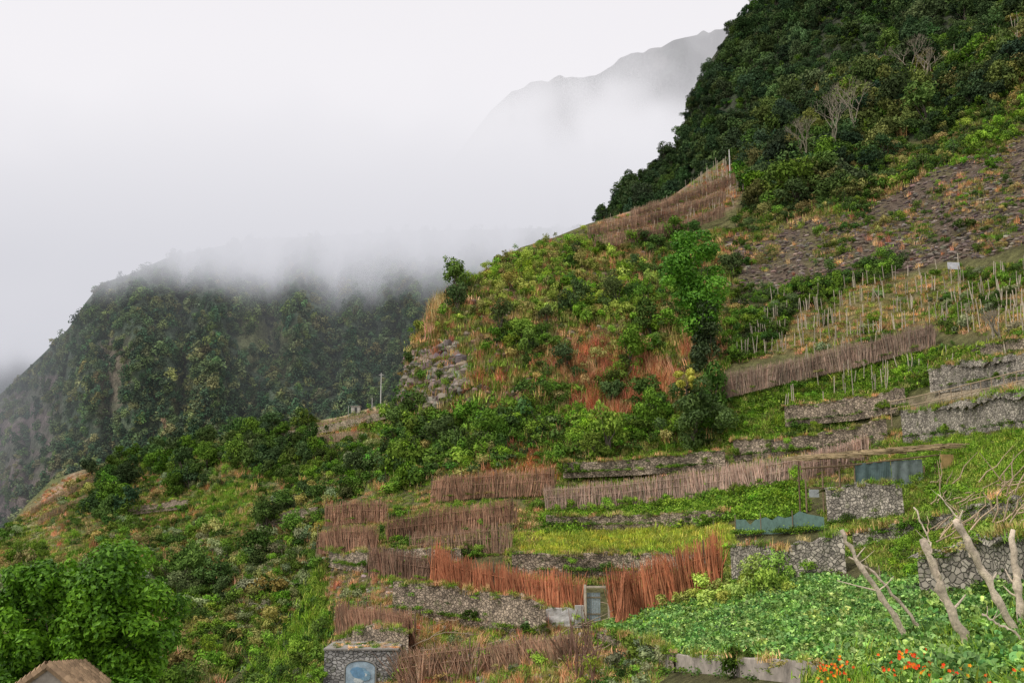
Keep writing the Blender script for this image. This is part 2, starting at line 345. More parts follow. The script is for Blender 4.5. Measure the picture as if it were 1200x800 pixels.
Ztc=[(320,500),(470,466),(600,455),(600,510),(440,530),(380,525),(330,515)]; Zbt=[(25,600),(60,562),(115,545),(135,560),(90,590),(45,615)]
Zred=[(110,640),(180,610),(260,620),(285,680),(230,720),(130,700)]; Zgc=[(180,600),(290,565),(310,610),(220,625)]; Zgd=[(280,800),(330,750),(400,700),(420,800)]
Cc=layer('valley_spur',ctrlC,topC,fbm(80,60,131,6)*.02,G(92,98,62),[(Ztc,G(158,140,110)),(Zbt,G(150,128,108)),(Zred,G(142,104,84)),(Zgc,G(104,134,58)),(Zgd,G(108,142,56)),([(-140,640),(60,600),(60,640),(-140,690)],G(130,128,88)),([(200,740),(260,700),(280,760),(230,800)],G(138,108,86))],M_near,(-140,600),900,80,3,200,G(112,106,74))
ctrlD=[(-140,650,640),(0,610,620),(60,600,560),(250,600,520),(450,560,520),(600,500,520),(120,335,640),(300,330,665),(500,330,640),(650,300,640),(120,250,720),(300,240,745),(600,240,720),(0,470,740),(60,410,690),(90,450,600),(30,520,680),(-140,520,780)]
topD=[(-140,560),(0,462),(50,415),(80,385),(100,355),(118,332),(150,322),(200,300),(300,280),(500,270),(740,265)]
gull=(abs(vnoise(55,260,301))*-1+abs(vnoise(23,140,303))*-.45)*.07+fbm(60,60,310,6)*.016
Zrd1=[(-140,560),(20,450),(70,440),(80,480),(50,600),(-140,640)]; Zrd2=[(265,370),(340,385),(330,450),(290,440)]; Zrd3=[(120,400),(150,390),(150,470),(120,500)]
D=layer('distant_mountain',ctrlD,topD,gull,H(74,86,70),[(Zrd1,H(104,94,88)),(Zrd2,H(112,116,84)),(Zrd3,H(112,104,88)),([(-140,440),(30,400),(20,470),(-140,500)],H(90,88,80)),([(200,440),(260,430),(270,520),(210,540)],H(92,98,70))],M_far,(-140,740),700,300,3,220,H(78,88,68))
ctrlE=[(-140,380,1050),(100,370,1000),(300,360,1000),(-140,700,850),(300,700,850)]
E=layer('remote_mountain',ctrlE,[(-140,388),(0,378),(40,372),(80,376),(130,360),(300,340)],gull*.6,H(70,78,75),[],M_far,(-140,300),700,300,4,100)
ctrlF=[(560,130,840),(700,90,850),(900,0,900),(560,320,760),(900,320,780),(1000,-40,920),(400,320,800)]
jag=[(u,v+rng.normal()*1.6) for u,v in zip(np.arange(600,900,7),np.interp(np.arange(600,900,7),[600,625,660,690,705,735,770,800,850,870,900],[107,95,91,90,86,63,56,44,34,12,-5]))]
Fg=-abs(fbm(40,90,411,6))*.07+fbm(25,25,470,5)*.012
Fk=layer('misty_peak',ctrlF,[(400,300),(480,240),(540,175),(575,130)]+jag+[(1000,-40)],Fg,G(58,66,62),[([(620,90),(680,80),(660,130),(600,135)],G(92,92,88)),([(740,60),(800,40),(790,120),(730,120)],G(50,60,54))],M_far,(400,1000),340,300,2.5,200,G(94,92,90))
mb=MB(); mb.add([(-5000,-500,-130),(5000,-500,-130),(5000,7000,-130),(-5000,7000,-130)],[(0,1,2,3)],G(60,72,48)); mb.obj('valley_ground',[M_far])
# ---------------------------------------------------------------- vegetation scattering
def jit(t,n,a=.22):
    t=np.array(t)[rng.integers(0,len(t),n)]; return t*(1+a*rng.normal(size=(n,1))).clip(.4,1.7)*(1+.07*rng.normal(size=(n,3)))
def pick(l,poly,n,edge=3,near=0):
    xs=[p[0] for p in poly];ys=[p[1] for p in poly]; ou=[];ov=[]; k=0
    while k<n:
        u=rng.uniform(min(xs)-5,max(xs)+5,n*3);v=rng.uniform(min(ys)-5,max(ys)+5,n*3)
        m=inpoly(u+look(WX,u,v)*.8,v+look(WY,u,v)*.8,poly)&(v>l.top(u)+edge)
        if near: m&=rng.random(len(u))<(look(l.D,u,v)/near)**2
        ou.append(u[m]);ov.append(v[m]);k+=m.sum()
        if m.sum()==0: break
    return np.concatenate(ou)[:n],np.concatenate(ov)[:n]
B_={}
def put(key,P,r,zs,tints,sink=.1):
    n=len(P); P=P.copy(); P[:,2]-=r*sink
    rot=np.stack([rng.normal(size=n)*.14,rng.normal(size=n)*.14,rng.random(n)*6.283],-1)
    s=np.stack([r*(.85+.3*rng.random(n)),r,r*zs*(.7+.6*rng.random(n))],-1)
    B_.setdefault(key,[]).append((P,rot,s,jit(tints,n)))
def sc(key,l,poly,n,r0,r1,tints,zs=1,sink=.1,edge=3,near=0,clump=0,avoid=()):
    u,v=pick(l,poly,n*(3 if clump else 1),edge,near)
    for p_,fr in avoid:
        kk=~(inpoly(u+look(WX,u,v),v+look(WY,u,v),p_)&(rng.random(len(u))<fr)); u=u[kk];v=v[kk]
    if clump:
        q=look(CL,u,v)+rng.normal(size=len(u))*.15; k=np.argsort(-q)[:n]; u=u[k];v=v[k]
    n=len(u); P=unproject(u,v,look(l.D,u,v)); put(key,P,r0+(r1-r0)*rng.random(n)**1.5,zs,tints,sink)
CL=fbm(45,45,777,4)
g1,g2,g3,g4,g5=H(68,90,38),H(86,110,46),H(56,74,37),H(110,122,60),H(92,118,46)
dk1,dk2,dk3=H(46,61,39),H(58,72,43),H(40,53,37); olive=H(110,106,66); gry=H(98,106,78); dry=H(154,128,94); red=H(140,100,76)
HB,HG,TW='hillside_bushes','hillside_grass','terrace_weeds'
# forest
FT=[dk1,dk1,dk2,dk3,g3,g1,H(74,82,46),H(84,88,52)]
sc('forest_trees',A,Zf,620,1.4,3.4,FT,1,.5,clump=1); sc('forest_trees',A,Zf,300,1.4,3.0,FT,1,.6)
ZB=[(690,265),(800,150),(885,-10),(1000,-100),(1300,-150),(1300,60),(1000,120),(870,260),(760,300)]
sc('forest_trees',B,ZB,1600,1.6,4.0,[dk1,dk1,dk2,dk3,H(62,76,48)],1,.5,clump=1)
sc('forest_trees',B,ZB,800,1.4,3.2,[dk1,dk1,dk2,dk3,H(62,76,48)],1,.6)
sc('forest_trees',B,[(690,265),(795,165),(805,120),(885,-5),(910,-30),(925,0),(850,100),(830,180),(730,270)],420,1.2,2.6,[dk1,dk2,dk3,g3],1,.6,edge=1)
sc(HB,A,Zf,1200,.8,1.9,[g3,g3,g1,olive,dk2,dk2,g2]); sc(HB,B,ZB,1100,1.2,2.6,[dk2,g3,g1,dk1])
sc('dry_canes',A,Zf,260,1,2.4,[olive,dry,red])
sc(HB,A,[(860,250),(980,235),(1060,180),(1110,160),(1130,180),(1000,245),(930,260),(870,280)],230,.7,1.7,[g3,g1,dk2,olive]); sc(HG,A,[(860,250),(980,235),(1110,160),(1130,185),(1000,250),(870,285)],500,.5,1.,[g2,olive,dry])
sc(HB,A,[(1080,170),(1130,120),(1220,70),(1340,60),(1340,120),(1200,130),(1120,180)],230,.6,1.6,[g3,g1,dk2,olive,g2]); sc(HG,A,[(1080,170),(1130,120),(1220,70),(1340,60),(1340,130),(1200,140),(1120,190)],700,.4,.9,[g2,olive,g4])
# spur
sc(HB,A,Zspur,820,.5,1.9,[g1,g2,g3,g1,olive,g3],1,.15,clump=1)
sc(HB,A,[(590,300),(700,275),(770,330),(740,380),(620,380),(570,350)],260,.8,1.9,[g4,g5,g2,g4,olive],1.1)
sc(HB,A,[(440,590),(460,480),(540,480),(650,500),(640,540),(520,560)],270,1,2.3,[g3,g1,g1,g2,dk2],1)
sc(HB,A,[(600,480),(760,500),(850,510),(640,550)],170,.7,1.5,[g2,g5,g1],1)
sc(HB,A,[(470,400),(530,340),(610,290),(690,264),(700,275),(540,380)],90,.7,1.5,[g2,g4,olive],1,edge=1)
sc('hillside_saplings',A,Zspur,70,1.0,2.0,[g1,g3,g2,dk2],1.1,.3,clump=1)
sc(HG,A,Zspur,3600,.5,1.2,[g2,g4,olive,dry,g1,olive],1)
sc('dry_canes',A,Zcane,380,1.0,2.0,[red,dry,red,H(128,86,66)],1.2); sc('dry_canes',A,[(700,300),(850,300),(840,440),(760,400)],300,.9,2.0,[red,dry,olive],1.2)
sc('dry_canes',A,[(495,370),(515,345),(540,335),(545,350),(505,400)],60,1.4,2.4,[H(150,138,108),dry,olive],1,edge=0)
sc('dry_canes',A,Zspur,700,.8,1.8,[dry,red,olive,red],1)
sc('dry_canes',A,Zbrown,240,.4,.9,[H(150,108,68),red],1); sc(HG,A,Zbrown,500,.4,.8,[olive,dry,red,H(150,108,68)])
sc('scree_rocks',A,Zcliff,700,.2,.9,[G(130,120,110),G(105,96,88)],1); sc('scree_rocks',A,Zspur,900,.15,.6,[G(130,112,98),G(105,90,78)],1,clump=0)
sc(HB,A,Zcliff,25,.4,1.2,[g1,g3,olive])
# scree
sc('scree_rocks',A,Zscree,6500,.08,.42,[G(104,94,84),G(86,76,66),G(122,112,100),G(72,64,58)],.8)
sc(HB,A,Zscree,190,.4,1.2,[g1,olive,g3,g2],1,clump=1); sc(HG,A,Zscree,1300,.25,.7,[olive,dry,g2,olive],1,clump=1); sc('dry_canes',A,Zscree,120,.6,1.3,[dry,red]); sc(HB,A,Zscree,60,.3,.8,[g1,olive,g3])
sc(HB,A,[(1020,220),(1100,180),(1200,110),(1340,90),(1340,170),(1190,160),(1080,210)],260,.8,1.8,[g1,g2,g3,g5])
sc(HB,A,[(850,350),(900,335),(1060,300),(1060,325),(930,360),(870,430),(850,430)],180,.8,1.6,[g1,g3,dk2,g2])
sc(HB,A,Zvine,190,.4,1.1,[g1,g3,gry,g2],1,clump=1); sc(HG,A,Zvine,2200,.3,.6,[g2,g4,olive,dry,dry],1); sc(TW,A,Zvine,1100,.3,.6,[g2,g1,g5],1,clump=1)
sc(HG,A,Zupt,800,.4,.9,[dry,olive,g2,red])
# plots
sc(TW,A,Zplot,3000,.4,.9,[g2,g5,g1,g2],.9); sc(HB,A,Zplot,150,.4,1.1,[g2,g1,g5,g3],.9,clump=1)
sc(HG,A,Zplot,900,.3,.8,[g2,olive,g4])
sc(TW,A,Zleafy,1500,.5,.9,[g5,g2,g1],1.3); sc(HB,A,[(650,588),(935,565),(940,590),(650,612)],160,.4,.95,[g5,g2],1)
sc(HG,A,Zyel,1500,.3,.55,[H(148,148,74),H(128,140,60),g4],1); sc(TW,A,Zyel,500,.25,.5,[H(136,142,66),g4,g2],1)
sc(TW,A,Zgr1,1300,.25,.5,[g2,g4,g5]); sc(HG,A,Zgr1,1500,.2,.4,[g2,g4,g5])
sc(TW,A,Zrslope,2400,.2,.5,[g2,g4,g1,g5],near=70); sc(HG,A,Zrslope,3300,.2,.4,[g2,g4,olive],near=70)
sc(HB,A,Zrslope,140,.3,.8,[g2,g1,g5],near=70,clump=1)
sc(TW,A,Zlow,700,.3,.6,[g1,g2,olive]); sc(HG,A,Zlow,1400,.25,.5,[g2,olive,dry]); sc(HB,A,Zlow,120,.4,1.0,[g1,g2,g3],clump=1)
sc(HG,A,[(380,590),(520,555),(660,545),(860,520),(1060,500),(1040,560),(640,600),(420,640),(370,640)],2300,.25,.55,[g2,olive,dry,g4]); sc(TW,A,[(380,590),(520,555),(660,545),(860,520),(1060,500),(1040,560),(640,600),(420,640)],1100,.3,.6,[g2,g1,olive,g5])
sc(HG,A,[(600,645),(860,645),(860,690),(600,690)],900,.25,.5,[g2,olive,dry,g4]); sc(TW,A,[(600,645),(860,645),(860,690),(600,690)],700,.25,.5,[g2,g1])
sc(TW,A,Zlow2,1500,.25,.5,[g1,g2,gry,g4],clump=1); sc(HG,A,Zlow2,3000,.25,.5,[g2,olive,dry,dry,g4]); sc(HB,A,Zlow2,170,.3,.9,[g1,g2,g3,gry],clump=1); sc('dry_canes',A,Zlow2,260,.4,1.0,[dry,red])
sc('scree_rocks',A,Zlow2,900,.08,.3,[G(140,130,120),G(110,100,90)],.8)
sc(HG,A,Zlg,1400,.4,.8,[g2,g4,g5]); sc(HB,A,Zlg,90,.6,1.4,[g1,g2,g3])
sq=[H(92,118,66),H(106,132,80),H(84,112,66),H(118,140,84)]
sc('squash_patch',A,Zfield,4600,.4,.7,sq,1,0,near=50)
sc(TW,A,[(690,745),(800,690),(930,685),(900,705),(800,735)],350,.4,.7,[g2,g5,H(125,145,72)])
sc(HB,A,[(790,692),(850,688),(920,685),(925,702),(800,716)],45,.6,1.1,[H(122,138,74),g4])
sc(TW,A,Zfield,1100,.25,.5,[g2,g5,g1],near=50)
sc(HG,A,[(950,780),(1200,725),(1340,740),(1340,880),(950,860)],1300,.25,.45,[g2,g5,g4],near=25); sc(TW,A,[(950,775),(1200,725),(1340,740),(1340,880),(950,860)],500,.2,.4,[g2,g5,g4],near=25)
# spur C
ZC=[(-140,640),(30,600),(150,530),(400,488),(600,455),(600,880),(-140,880)]
sc('valley_bushes',Cc,ZC,1500,.8,2.4,[g1,g3,g2,g3,olive,g1,gry],1,.2,near=230,clump=1)
sc('valley_bushes',Cc,ZC,1000,.7,1.9,[g1,g3,g3,dk2,olive,g2],1,.2,near=230,avoid=[(Ztc,1),(Zred,.7),(Zbt,1),(Zgd,.7)])
sc('valley_trees',Cc,[(110,620),(130,550),(200,525),(330,510),(380,540),(300,575),(180,600)],110,1.8,3.4,[dk2,g3,g1,dk1],1,.5,clump=1)
sc('valley_trees',Cc,[(100,560),(150,530),(250,516),(330,503),(370,510),(330,530),(120,580)],75,1.6,3.0,[dk2,g3,g1,dk1],1,.6,edge=1)
sc('valley_trees',Cc,[(-20,700),(200,680),(330,640),(340,760),(100,780)],80,1.4,2.8,[dk2,g3,g1,gry],1,.5,clump=1)
sc('valley_trees',Cc,[(300,560),(430,520),(450,560),(360,640),(300,620)],40,1.2,2.4,[dk2,g3,g1],1,.5)
sc(HG,Cc,ZC,8000,.5,1.2,[g2,olive,g4,dry,olive,g1],near=230); sc(TW,Cc,ZC,4500,.7,1.5,[g1,g2,g3,olive],near=230)
sc('dry_canes',Cc,ZC,1100,.8,2,[dry,red,olive],near=230)
sc(HG,Cc,Ztc,1000,.3,.7,[dry,olive,g4]); sc('valley_bushes',Cc,Ztc,40,.8,1.6,[g1,g2,olive]); sc(HG,Cc,Zbt,400,.4,.9,[dry,olive,red])
sc(HG,Cc,Zgd,2300,.5,.9,[g5,g2,g4]); sc(HG,Cc,Zgc,900,.5,1.0,[g5,g2,g4])
sc('valley_bushes',Cc,[(200,760),(330,600),(380,560),(370,700),(290,800)],200,.8,2.0,[gry,g2,olive,g1],1)
# far mountain
sc('distant_forest',D,[(-140,540),(60,400),(125,300),(700,235),(740,600),(-140,660)],8000,2.2,5.2,[H(62,80,60),H(54,70,54),H(80,94,64),H(98,104,72),H(72,86,64)],1,.1,avoid=[(Zrd1,.45),(Zrd2,.5),(Zrd3,.5)])
sc('distant_forest',Fk,[(500,160),(600,100),(900,0),(1000,0),(900,300),(560,300)],2600,1.5,3.6,[G(64,78,68),G(52,66,56)],1,.4,edge=5,clump=1)
# ---------------------------------------------------------------- fences, walls
def line(l,pts,step,pull=.985):
    xs,ys=zip(*pts); u=np.linspace(xs[0],xs[-1],60*len(xs)); v=np.interp(u,xs,ys)
    d=look(l.D,u,v); k=15; d=np.convolve(np.pad(d,k,mode='edge'),np.ones(2*k+1)/(2*k+1),'valid')
    P=unproject(u,v,d*pull); s=np.concatenate([[0],np.cumsum(np.linalg.norm(np.diff(P,axis=0),axis=1))])
    n=max(2,int(s[-1]/step)); t=np.linspace(0,s[-1],n); return np.stack([np.interp(t,s,P[:,i]) for i in range(3)],-1)
def fence(l,pts,h,col,dens=.03,lean=.09,name='brushwood_fence',veg=.35):
    P=line(l,pts,dens,.975); P[:,2]+=.15; mb=MB(); n=len(P)
    hv=np.interp(np.arange(n),np.arange(0,n+40,40),1+.1*rng.normal(size=len(np.arange(0,n+40,40))))
    lb=np.interp(np.arange(n),np.arange(0,n+60,60),rng.normal(size=len(np.arange(0,n+60,60))))*lean
    cv=np.interp(np.arange(n),np.arange(0,n+50,50),1+.16*rng.normal(size=len(np.arange(0,n+50,50))))
    for rep in range(3):
        for i in range(n):
            if rep==2 and i%2: continue
            p=P[i]+rng.normal(size=3)*.05+np.array([0,rep*.1-.1*(rep==2),-.6]); hh=h*hv[i]*(.8+.3*rng.random())+.6
            if rep==2: p[2]+=h*(.2+.5*rng.random()); hh=h*(.3+.4*rng.random())+.3
            ln_=lean*(2.2 if rep==2 else 1)
            tp=p+np.array([lb[i]*hh+rng.normal()*ln_*hh,rng.normal()*.12,hh])
            w=.013+.016*rng.random(); c=np.array(col)*cv[i]*(.6+.75*rng.random())*np.array([1+.06*rng.normal(),1,1])
            md=(p+tp)/2+rng.normal(size=3)*.05
            V=[]
            for q,ww in((p,w),(md,w*1.2),(tp,w*.3)):
                V+=[q+(-ww,0,0),q+(ww*.6,-ww,0),q+(ww*.6,ww,0)]
            mb.add(V,[(0,1,4,3),(1,2,5,4),(2,0,3,5),(3,4,7,6),(4,5,8,7),(5,3,6,8)],c.clip(0,1))
    for i in range(0,n,60):
        p=P[i]; mb.tube([p+(0,.1,-.5),p+(rng.normal()*.05,.1,h*1.15)],[.05,.035],L(120,105,90),5)
    for hz in(.35,.75):
        q=P[::20]+np.array([0,-.09,h*hz]); mb.tube(q,[.025]*len(q),np.array(col)*.8,4)
    if veg:
        Q=P[rng.integers(0,n,int(n*dens*1.6*veg)+1)]+np.array([0,-.25,-.2]); put(TW,Q,.25+.3*rng.random(len(Q)),.8,[g2,g1,olive])
    return mb.obj(name,[M_stick])
cg,cpk,crd,cbr=L(154,132,116),L(196,168,150),L(192,126,92),L(166,130,106)
fence(A,[(845,462),(900,448),(1000,425),(1095,400)],1.6,cg)
fence(A,[(640,593),(720,588),(800,579),(870,571),(940,560),(985,547),(1018,532)],1.5,cpk)
fence(A,[(505,582),(560,577),(650,573)],1.6,cbr)
fence(A,[(382,610),(415,606),(452,607)],1.4,cbr)
fence(A,[(455,630),(520,622),(605,613)],1.6,cbr)
fence(A,[(372,642),(405,640),(442,642)],1.4,cbr)
fence(A,[(432,667),(470,671),(508,677)],1.4,L(140,112,94))
fence(A,[(505,680),(540,701),(600,715),(683,726)],2.2,crd,.025)
fence(A,[(717,724),(750,716),(790,706),(845,690)],2.2,crd,.025)
fence(A,[(396,738),(440,742),(488,754)],1.5,cbr)
fence(A,[(470,797),(500,792),(556,786)],1.3,L(174,142,118),.03,.3)
fence(A,[(560,780),(620,772),(676,768)],.9,L(170,138,114),.03,.3)
for p_ in([(690,276),(780,256),(850,232)],[(698,288),(790,272),(850,250)],[(740,256),(800,236),(862,212)],[(480,650),(560,642),(600,640)]): fence(A,p_,1.4,L(160,132,110),.06)
for p_ in([(335,508),(400,497),(460,484)],[(350,520),(420,512)],[(36,600),(90,572),(125,556)],[(45,612),(100,585)]): fence(Cc,p_,1.2,L(170,148,122),.09,veg=.2)
def wall(l,pts,h,col,name='dry_stone_wall',mat=None,th=.45,cap=1.2,veg=1.0,rg=.12):
    P=line(l,pts,.35,.975); n=len(P); mb=MB(); hh=h*(1+.05*rng.normal(size=n)); rows=7; V=[];
    hh*=np.interp(np.arange(n),np.arange(0,n+8,8),1+rg*rng.normal(size=len(np.arange(0,n+8,8))))
    for j in range(rows):
        t=j/(rows-1); q=P.copy(); q[:,2]+=-.6+(hh+.6)*t; q[:,1]+=.12*t+rng.normal(size=n)*.03; V.append(q)
    q=V[-1].copy(); q[:,1]+=th; q[:,2]+=.02; V.append(q); q=q.copy(); q[:,1]+=cap; q[:,2]-=.25; V.append(q)
    if veg:
        m=int(n*.35*2.4*veg); i=rng.integers(0,n,m); tp=V[rows-1][i]+np.array([0,.05,-.08])+rng.normal(size=(m,3))*.08
        put(TW,tp,.2+.3*rng.random(m),.8,[g1,g2,g5,olive]); put(HG,V[rows-1][rng.integers(0,n,m)],.2+.3*rng.random(m),1,[g2,g4,olive,dry])
        i=rng.integers(0,n,m); put(TW,P[i]+np.array([0,-.15,-.1]),.25+.35*rng.random(m),.9,[g1,g2,g3])
        i=rng.integers(0,n,max(1,m//6)); tt=rng.random(len(i)); put(TW,P[i]+np.stack([0*tt,-.02+0*tt,tt*h],-1),.15+.25*rng.random(len(i)),1.2,[g1,g2,g3])
        i=rng.integers(0,n,max(1,m//8)); put(HB,P[i]+np.array([0,-.1,0]),.3+.4*rng.random(len(i)),1,[g1,g2,g3])
    V=np.array(V); idx=np.arange(len(V)*n).reshape(len(V),n); f=np.stack([idx[:-1,:-1],idx[:-1,1:],idx[1:,1:],idx[1:,:-1]],-1).reshape(-1,4)
    mb.add(V.reshape(-1,3),f,col); return mb.obj(name,[mat or M_stone])
st=L(166,158,144); sw=L(166,150,130)
wall(A,[(1058,510),(1130,502),(1200,492),(1330,480)],1.7,st,veg=.6)
wall(A,[(1090,452),(1200,438),(1330,426)],1.3,st,veg=.7)
wall(A,[(858,684),(920,682),(992,666)],1.7,st,veg=.8)
wall(A,[(970,610),(1060,602)],1.7,st,veg=.9)
wall(A,[(460,708),(540,720),(640,740)],1.7,sw)
wall(A,[(600,664),(700,666),(842,664)],.9,sw)
wall(A,[(920,492),(1000,484),(1062,472)],1.2,sw,veg=.9)
wall(A,[(860,532),(960,523),(1040,507)],1.1,sw)
wall(A,[(660,552),(750,548),(850,540)],.8,sw,veg=1.3)
wall(A,[(1080,702),(1200,690),(1330,680)],1.2,st,veg=1.2)
wall(A,[(1000,640),(1100,620),(1200,600)],.6,st)
wall(A,[(450,655),(540,657)],.8,sw)
wall(A,[(640,612),(740,612),(850,606)],.5,sw)
wall(A,[(700,750),(760,770),(790,785)],.6,sw,veg=1.2)
wall(A,[(1150,416),(1220,406),(1330,393)],.9,sw)
wall(A,[(385,655),(430,662)],.8,sw)
wall(A,[(392,768),(440,762),(478,770)],1.2,sw)
wall(A,[(780,780),(870,789),(965,800)],.4,L(170,160,148),'concrete_wall',M_plain,.22,.6,.3,.03)
wall(Cc,[(325,512),(400,500),(470,482)],1.0,L(175,160,135),'roadside_wall',veg=.3)
wall(Cc,[(300,618),(340,606),(372,600)],1.0,sw,veg=.8); wall(Cc,[(150,600),(220,592)],1.2,sw,veg=.8)
wall(A,[(632,726),(682,729)],.7,L(205,203,200),'whitewashed_wall',M_plain,.25,.3,.4,.02)
# vineyard stakes
def stakes(l,poly,n,h,name,rows=None,col=L(205,192,170)):
    mb=MB(); u,v=pick(l,poly,n)
    for a,b in zip(u,v):
        b2=round(b/19+ (a*.18)/19)*19-a*.18+rng.normal()*1.5 if rows else b
        b2=max(b2,l.top(a)+2)
        p=unproject(a,b2,look(l.D,a,b2)*.985); hh=h*(.6+.6*rng.random()); q=p+np.array([rng.normal()*.12,rng.normal()*.1,hh])
        mb.tube([p-(0,0,.3),q],[.045,.032],np.array(col)*(.5+.55*rng.random()),4)
    return mb.obj(name,[M_wood])
stakes(A,Zvine,440,1.25,'vineyard_stakes',True); stakes(A,Zupt,120,1.2,'vineyard_stakes'); stakes(A,[(760,240),(880,170),(890,190),(780,235)],80,1.6,'vineyard_stakes')
stakes(A,[(1080,75),(1200,10),(1250,10),(1200,60),(1080,90)],60,2,'vineyard_stakes')
stakes(A,[(900,460),(1160,400),(1200,430),(1060,450),(900,500)],50,1.1,'vineyard_stakes')
# railing on the upper wall
mb=MB(); P=line(A,[(1045,492),(1120,478),(1200,462),(1330,445)],1.6,.95); P[:,2]+=.25
for p in P: mb.tube([p-(0,0,.7),p+(0,0,1.15)],[.04,.035],L(160,142,118),5)
for z in(.55,1.1): mb.tube(P+np.array([0,0,z]),[.035]*len(P),L(185,165,135),5)
mb.obj('wooden_railing',[M_wood])
# green net fence
mb=MB(); P=line(A,[(862,622),(910,621),(966,616)],.5,.975); n=len(P); V=np.concatenate([P+(0,0,-.2),P+np.stack([0*P[:,0],.05*rng.normal(size=n),.6+.14*rng.normal(size=n)],-1)])
mb.add(V,[(i,i+1,n+i+1,n+i) for i in range(n-1)],L(96,124,114))
for p in P[::5]: mb.tube([p-(0,.03,.3),p+(0,-.03,1.0)],[.035,.03],L(130,115,95),5)
mb.obj('green_net_fence',[M_plain])
put(TW,P[rng.integers(0,n,40)]+np.array([0,-.2,-.1]),.3+.3*rng.random(40),1,[g1,g2])
# ---------------------------------------------------------------- shed
def empty(name): 
    e=bpy.data.objects.new(name,None); S.collection.objects.link(e); return e
sh=empty('garden_shed'); o=unproject(945,590,float(look(A.D,985,582))*.93); ox,oy,oz=o; sc_=float(look(A.D,985,582))*.93/F
X=lambda px:ox+(px-945)*sc_; Z=lambda py:oz+(590-py)*sc_
mb=MB()
for px in(945,965,985,1003,1045,1085,1098): mb.tube([(X(px),oy,Z(600)),(X(px)+.04,oy,Z(543+rng.normal()*2))],[.05,.045],L(140,120,95),6)
for px in(950,1000,1050,1098): mb.tube([(X(px),oy+2.2,Z(600)),(X(px)+.04,oy+2.2,Z(538))],[.05,.045],L(120,100,80),6)
mb.tube([(X(940),oy-.06,Z(549)),(X(1000),oy-.06,Z(545)),(X(1105),oy-.06,Z(533))],[.05]*3,L(130,110,85),6); mb.tube([(X(945),oy-.06,Z(572)),(X(1003),oy-.06,Z(570))],[.03]*2,L(130,110,85),6)
mb.obj('frame',[M_wood],parent=sh)
mb=MB(); n=24
for a,b,c1,c2,y in((1004,1046,543,574,0),(1047,1084,540,571,.05)):
    us=np.linspace(a,b,n); top_=[(X(u),oy-.08+y+.04*math.sin(u*.5),Z(c1-(u-a)*.05)) for u in us]; bt=[(X(u),oy-.08+y+.09*math.sin(u*.37),Z(c2+rng.normal()*.5)) for u in us]
    mb.add(bt+top_,[(i,i+1,n+i+1,n+i) for i in range(n-1)],L(96,116,116) if a<1040 else L(122,134,132))
mb.obj('tarpaulin',[M_plain],parent=sh)
mb=MB()
for k in range(460):
    u=rng.uniform(985,1130) if k%4 else rng.uniform(940,990); y=rng.uniform(-.3,2.6); z=Z(541-(u-940)*.085)+.05+rng.random()*.22+y*.05
    l_=rng.uniform(.3,1.0); a=rng.normal()*.3
    mb.tube([(X(u)-l_*math.cos(a),oy+y-l_*math.sin(a),z),(X(u)+l_*math.cos(a),oy+y+l_*math.sin(a),z+rng.normal()*.06)],[.035,.02],np.array(L(182,162,126))*(.5+.7*rng.random()),3)
mb.obj('cane_roof',[M_stick],parent=sh)
mb=MB(); mb.quadbox((X(1113),oy-.1,Z(541)),.4,.04,.42,L(200,166,115),rot=.2); mb.quadbox((X(954),oy-.1,Z(578)),.28,.03,.22,L(170,175,175)); mb.obj('boards',[M_plain],parent=sh)
# gate
gt=empty('garden_gate'); d=float(look(A.D,700,724))*.96; o=unproject(700,727,d); s_=d/F; mb=MB(); w_=14*s_; hg=38*s_
for q in(-1,1): mb.quadbox(o+(q*w_,0,hg/2),.06,.08,hg/2+.15,L(205,192,172))
mb.quadbox(o+(0,0,hg+.03),w_-.063,.07,.05,L(200,188,166)); mb.quadbox(o+(-w_*1.5,.05,hg*.2),w_*.36,.16,hg*.26,L(190,188,182)); mb.obj('frame',[M_plain],parent=gt)
mb=MB()
for i in range(6): mb.quadbox(o+(-w_*.75+i*w_*.19,.1+.002*i,hg*.42),w_*.085,.02,hg*.42,np.array(L(160,174,178))*(.7+.4*rng.random()))
mb.quadbox(o+(-w_*.25,.07,hg*.7),w_*.65,.015,.04,L(140,130,110)); mb.quadbox(o+(-w_*.25,.07,hg*.2),w_*.65,.015,.04,L(140,130,110)); mb.obj('door_planks',[M_wood],parent=gt)
# stone building with painted arch
bd=empty('stone_building'); d=float(look(A.D,420,797))*.95; o=unproject(422,803,d); s_=d/F; mb=MB(); W=43*s_; Hh=40*s_
mb.quadbox(o+(0,1.5,Hh/2-1),W,1.5,Hh/2+1,L(150,148,144)); mb.obj('walls',[M_stone],parent=bd)
mb=MB(); mb.quadbox(o+(0,1.5,Hh+.05),W+.05,1.55,.045,L(150,146,138)); mb.obj('parapet',[M_plain],parent=bd)
put(TW,o+np.stack([rng.uniform(-W,W,50),rng.uniform(.1,2.5,50),Hh+.1+0*rng.random(50)],-1),.15+.25*rng.random(50),.8,[g1,olive,dry]); put(HB,o+np.stack([rng.choice([-1,1],18)*W*1.1,rng.uniform(-.3,1.5,18),rng.uniform(-.5,.9,18)],-1),.3+.4*rng.random(18),1,[g1,g2,olive])
mb=MB(); hw=17*s_; pts=[(-hw,0,-.6),(hw,0,-.6)]+[(hw*math.cos(a),0,Hh*.5+hw*.45*math.sin(a)) for a in np.linspace(0,math.pi,14)]
pt=np.array(pts)+o+np.array([.0,-.06,0]); mb.add(pt,[list(range(len(pt)))],L(160,180,192)); 
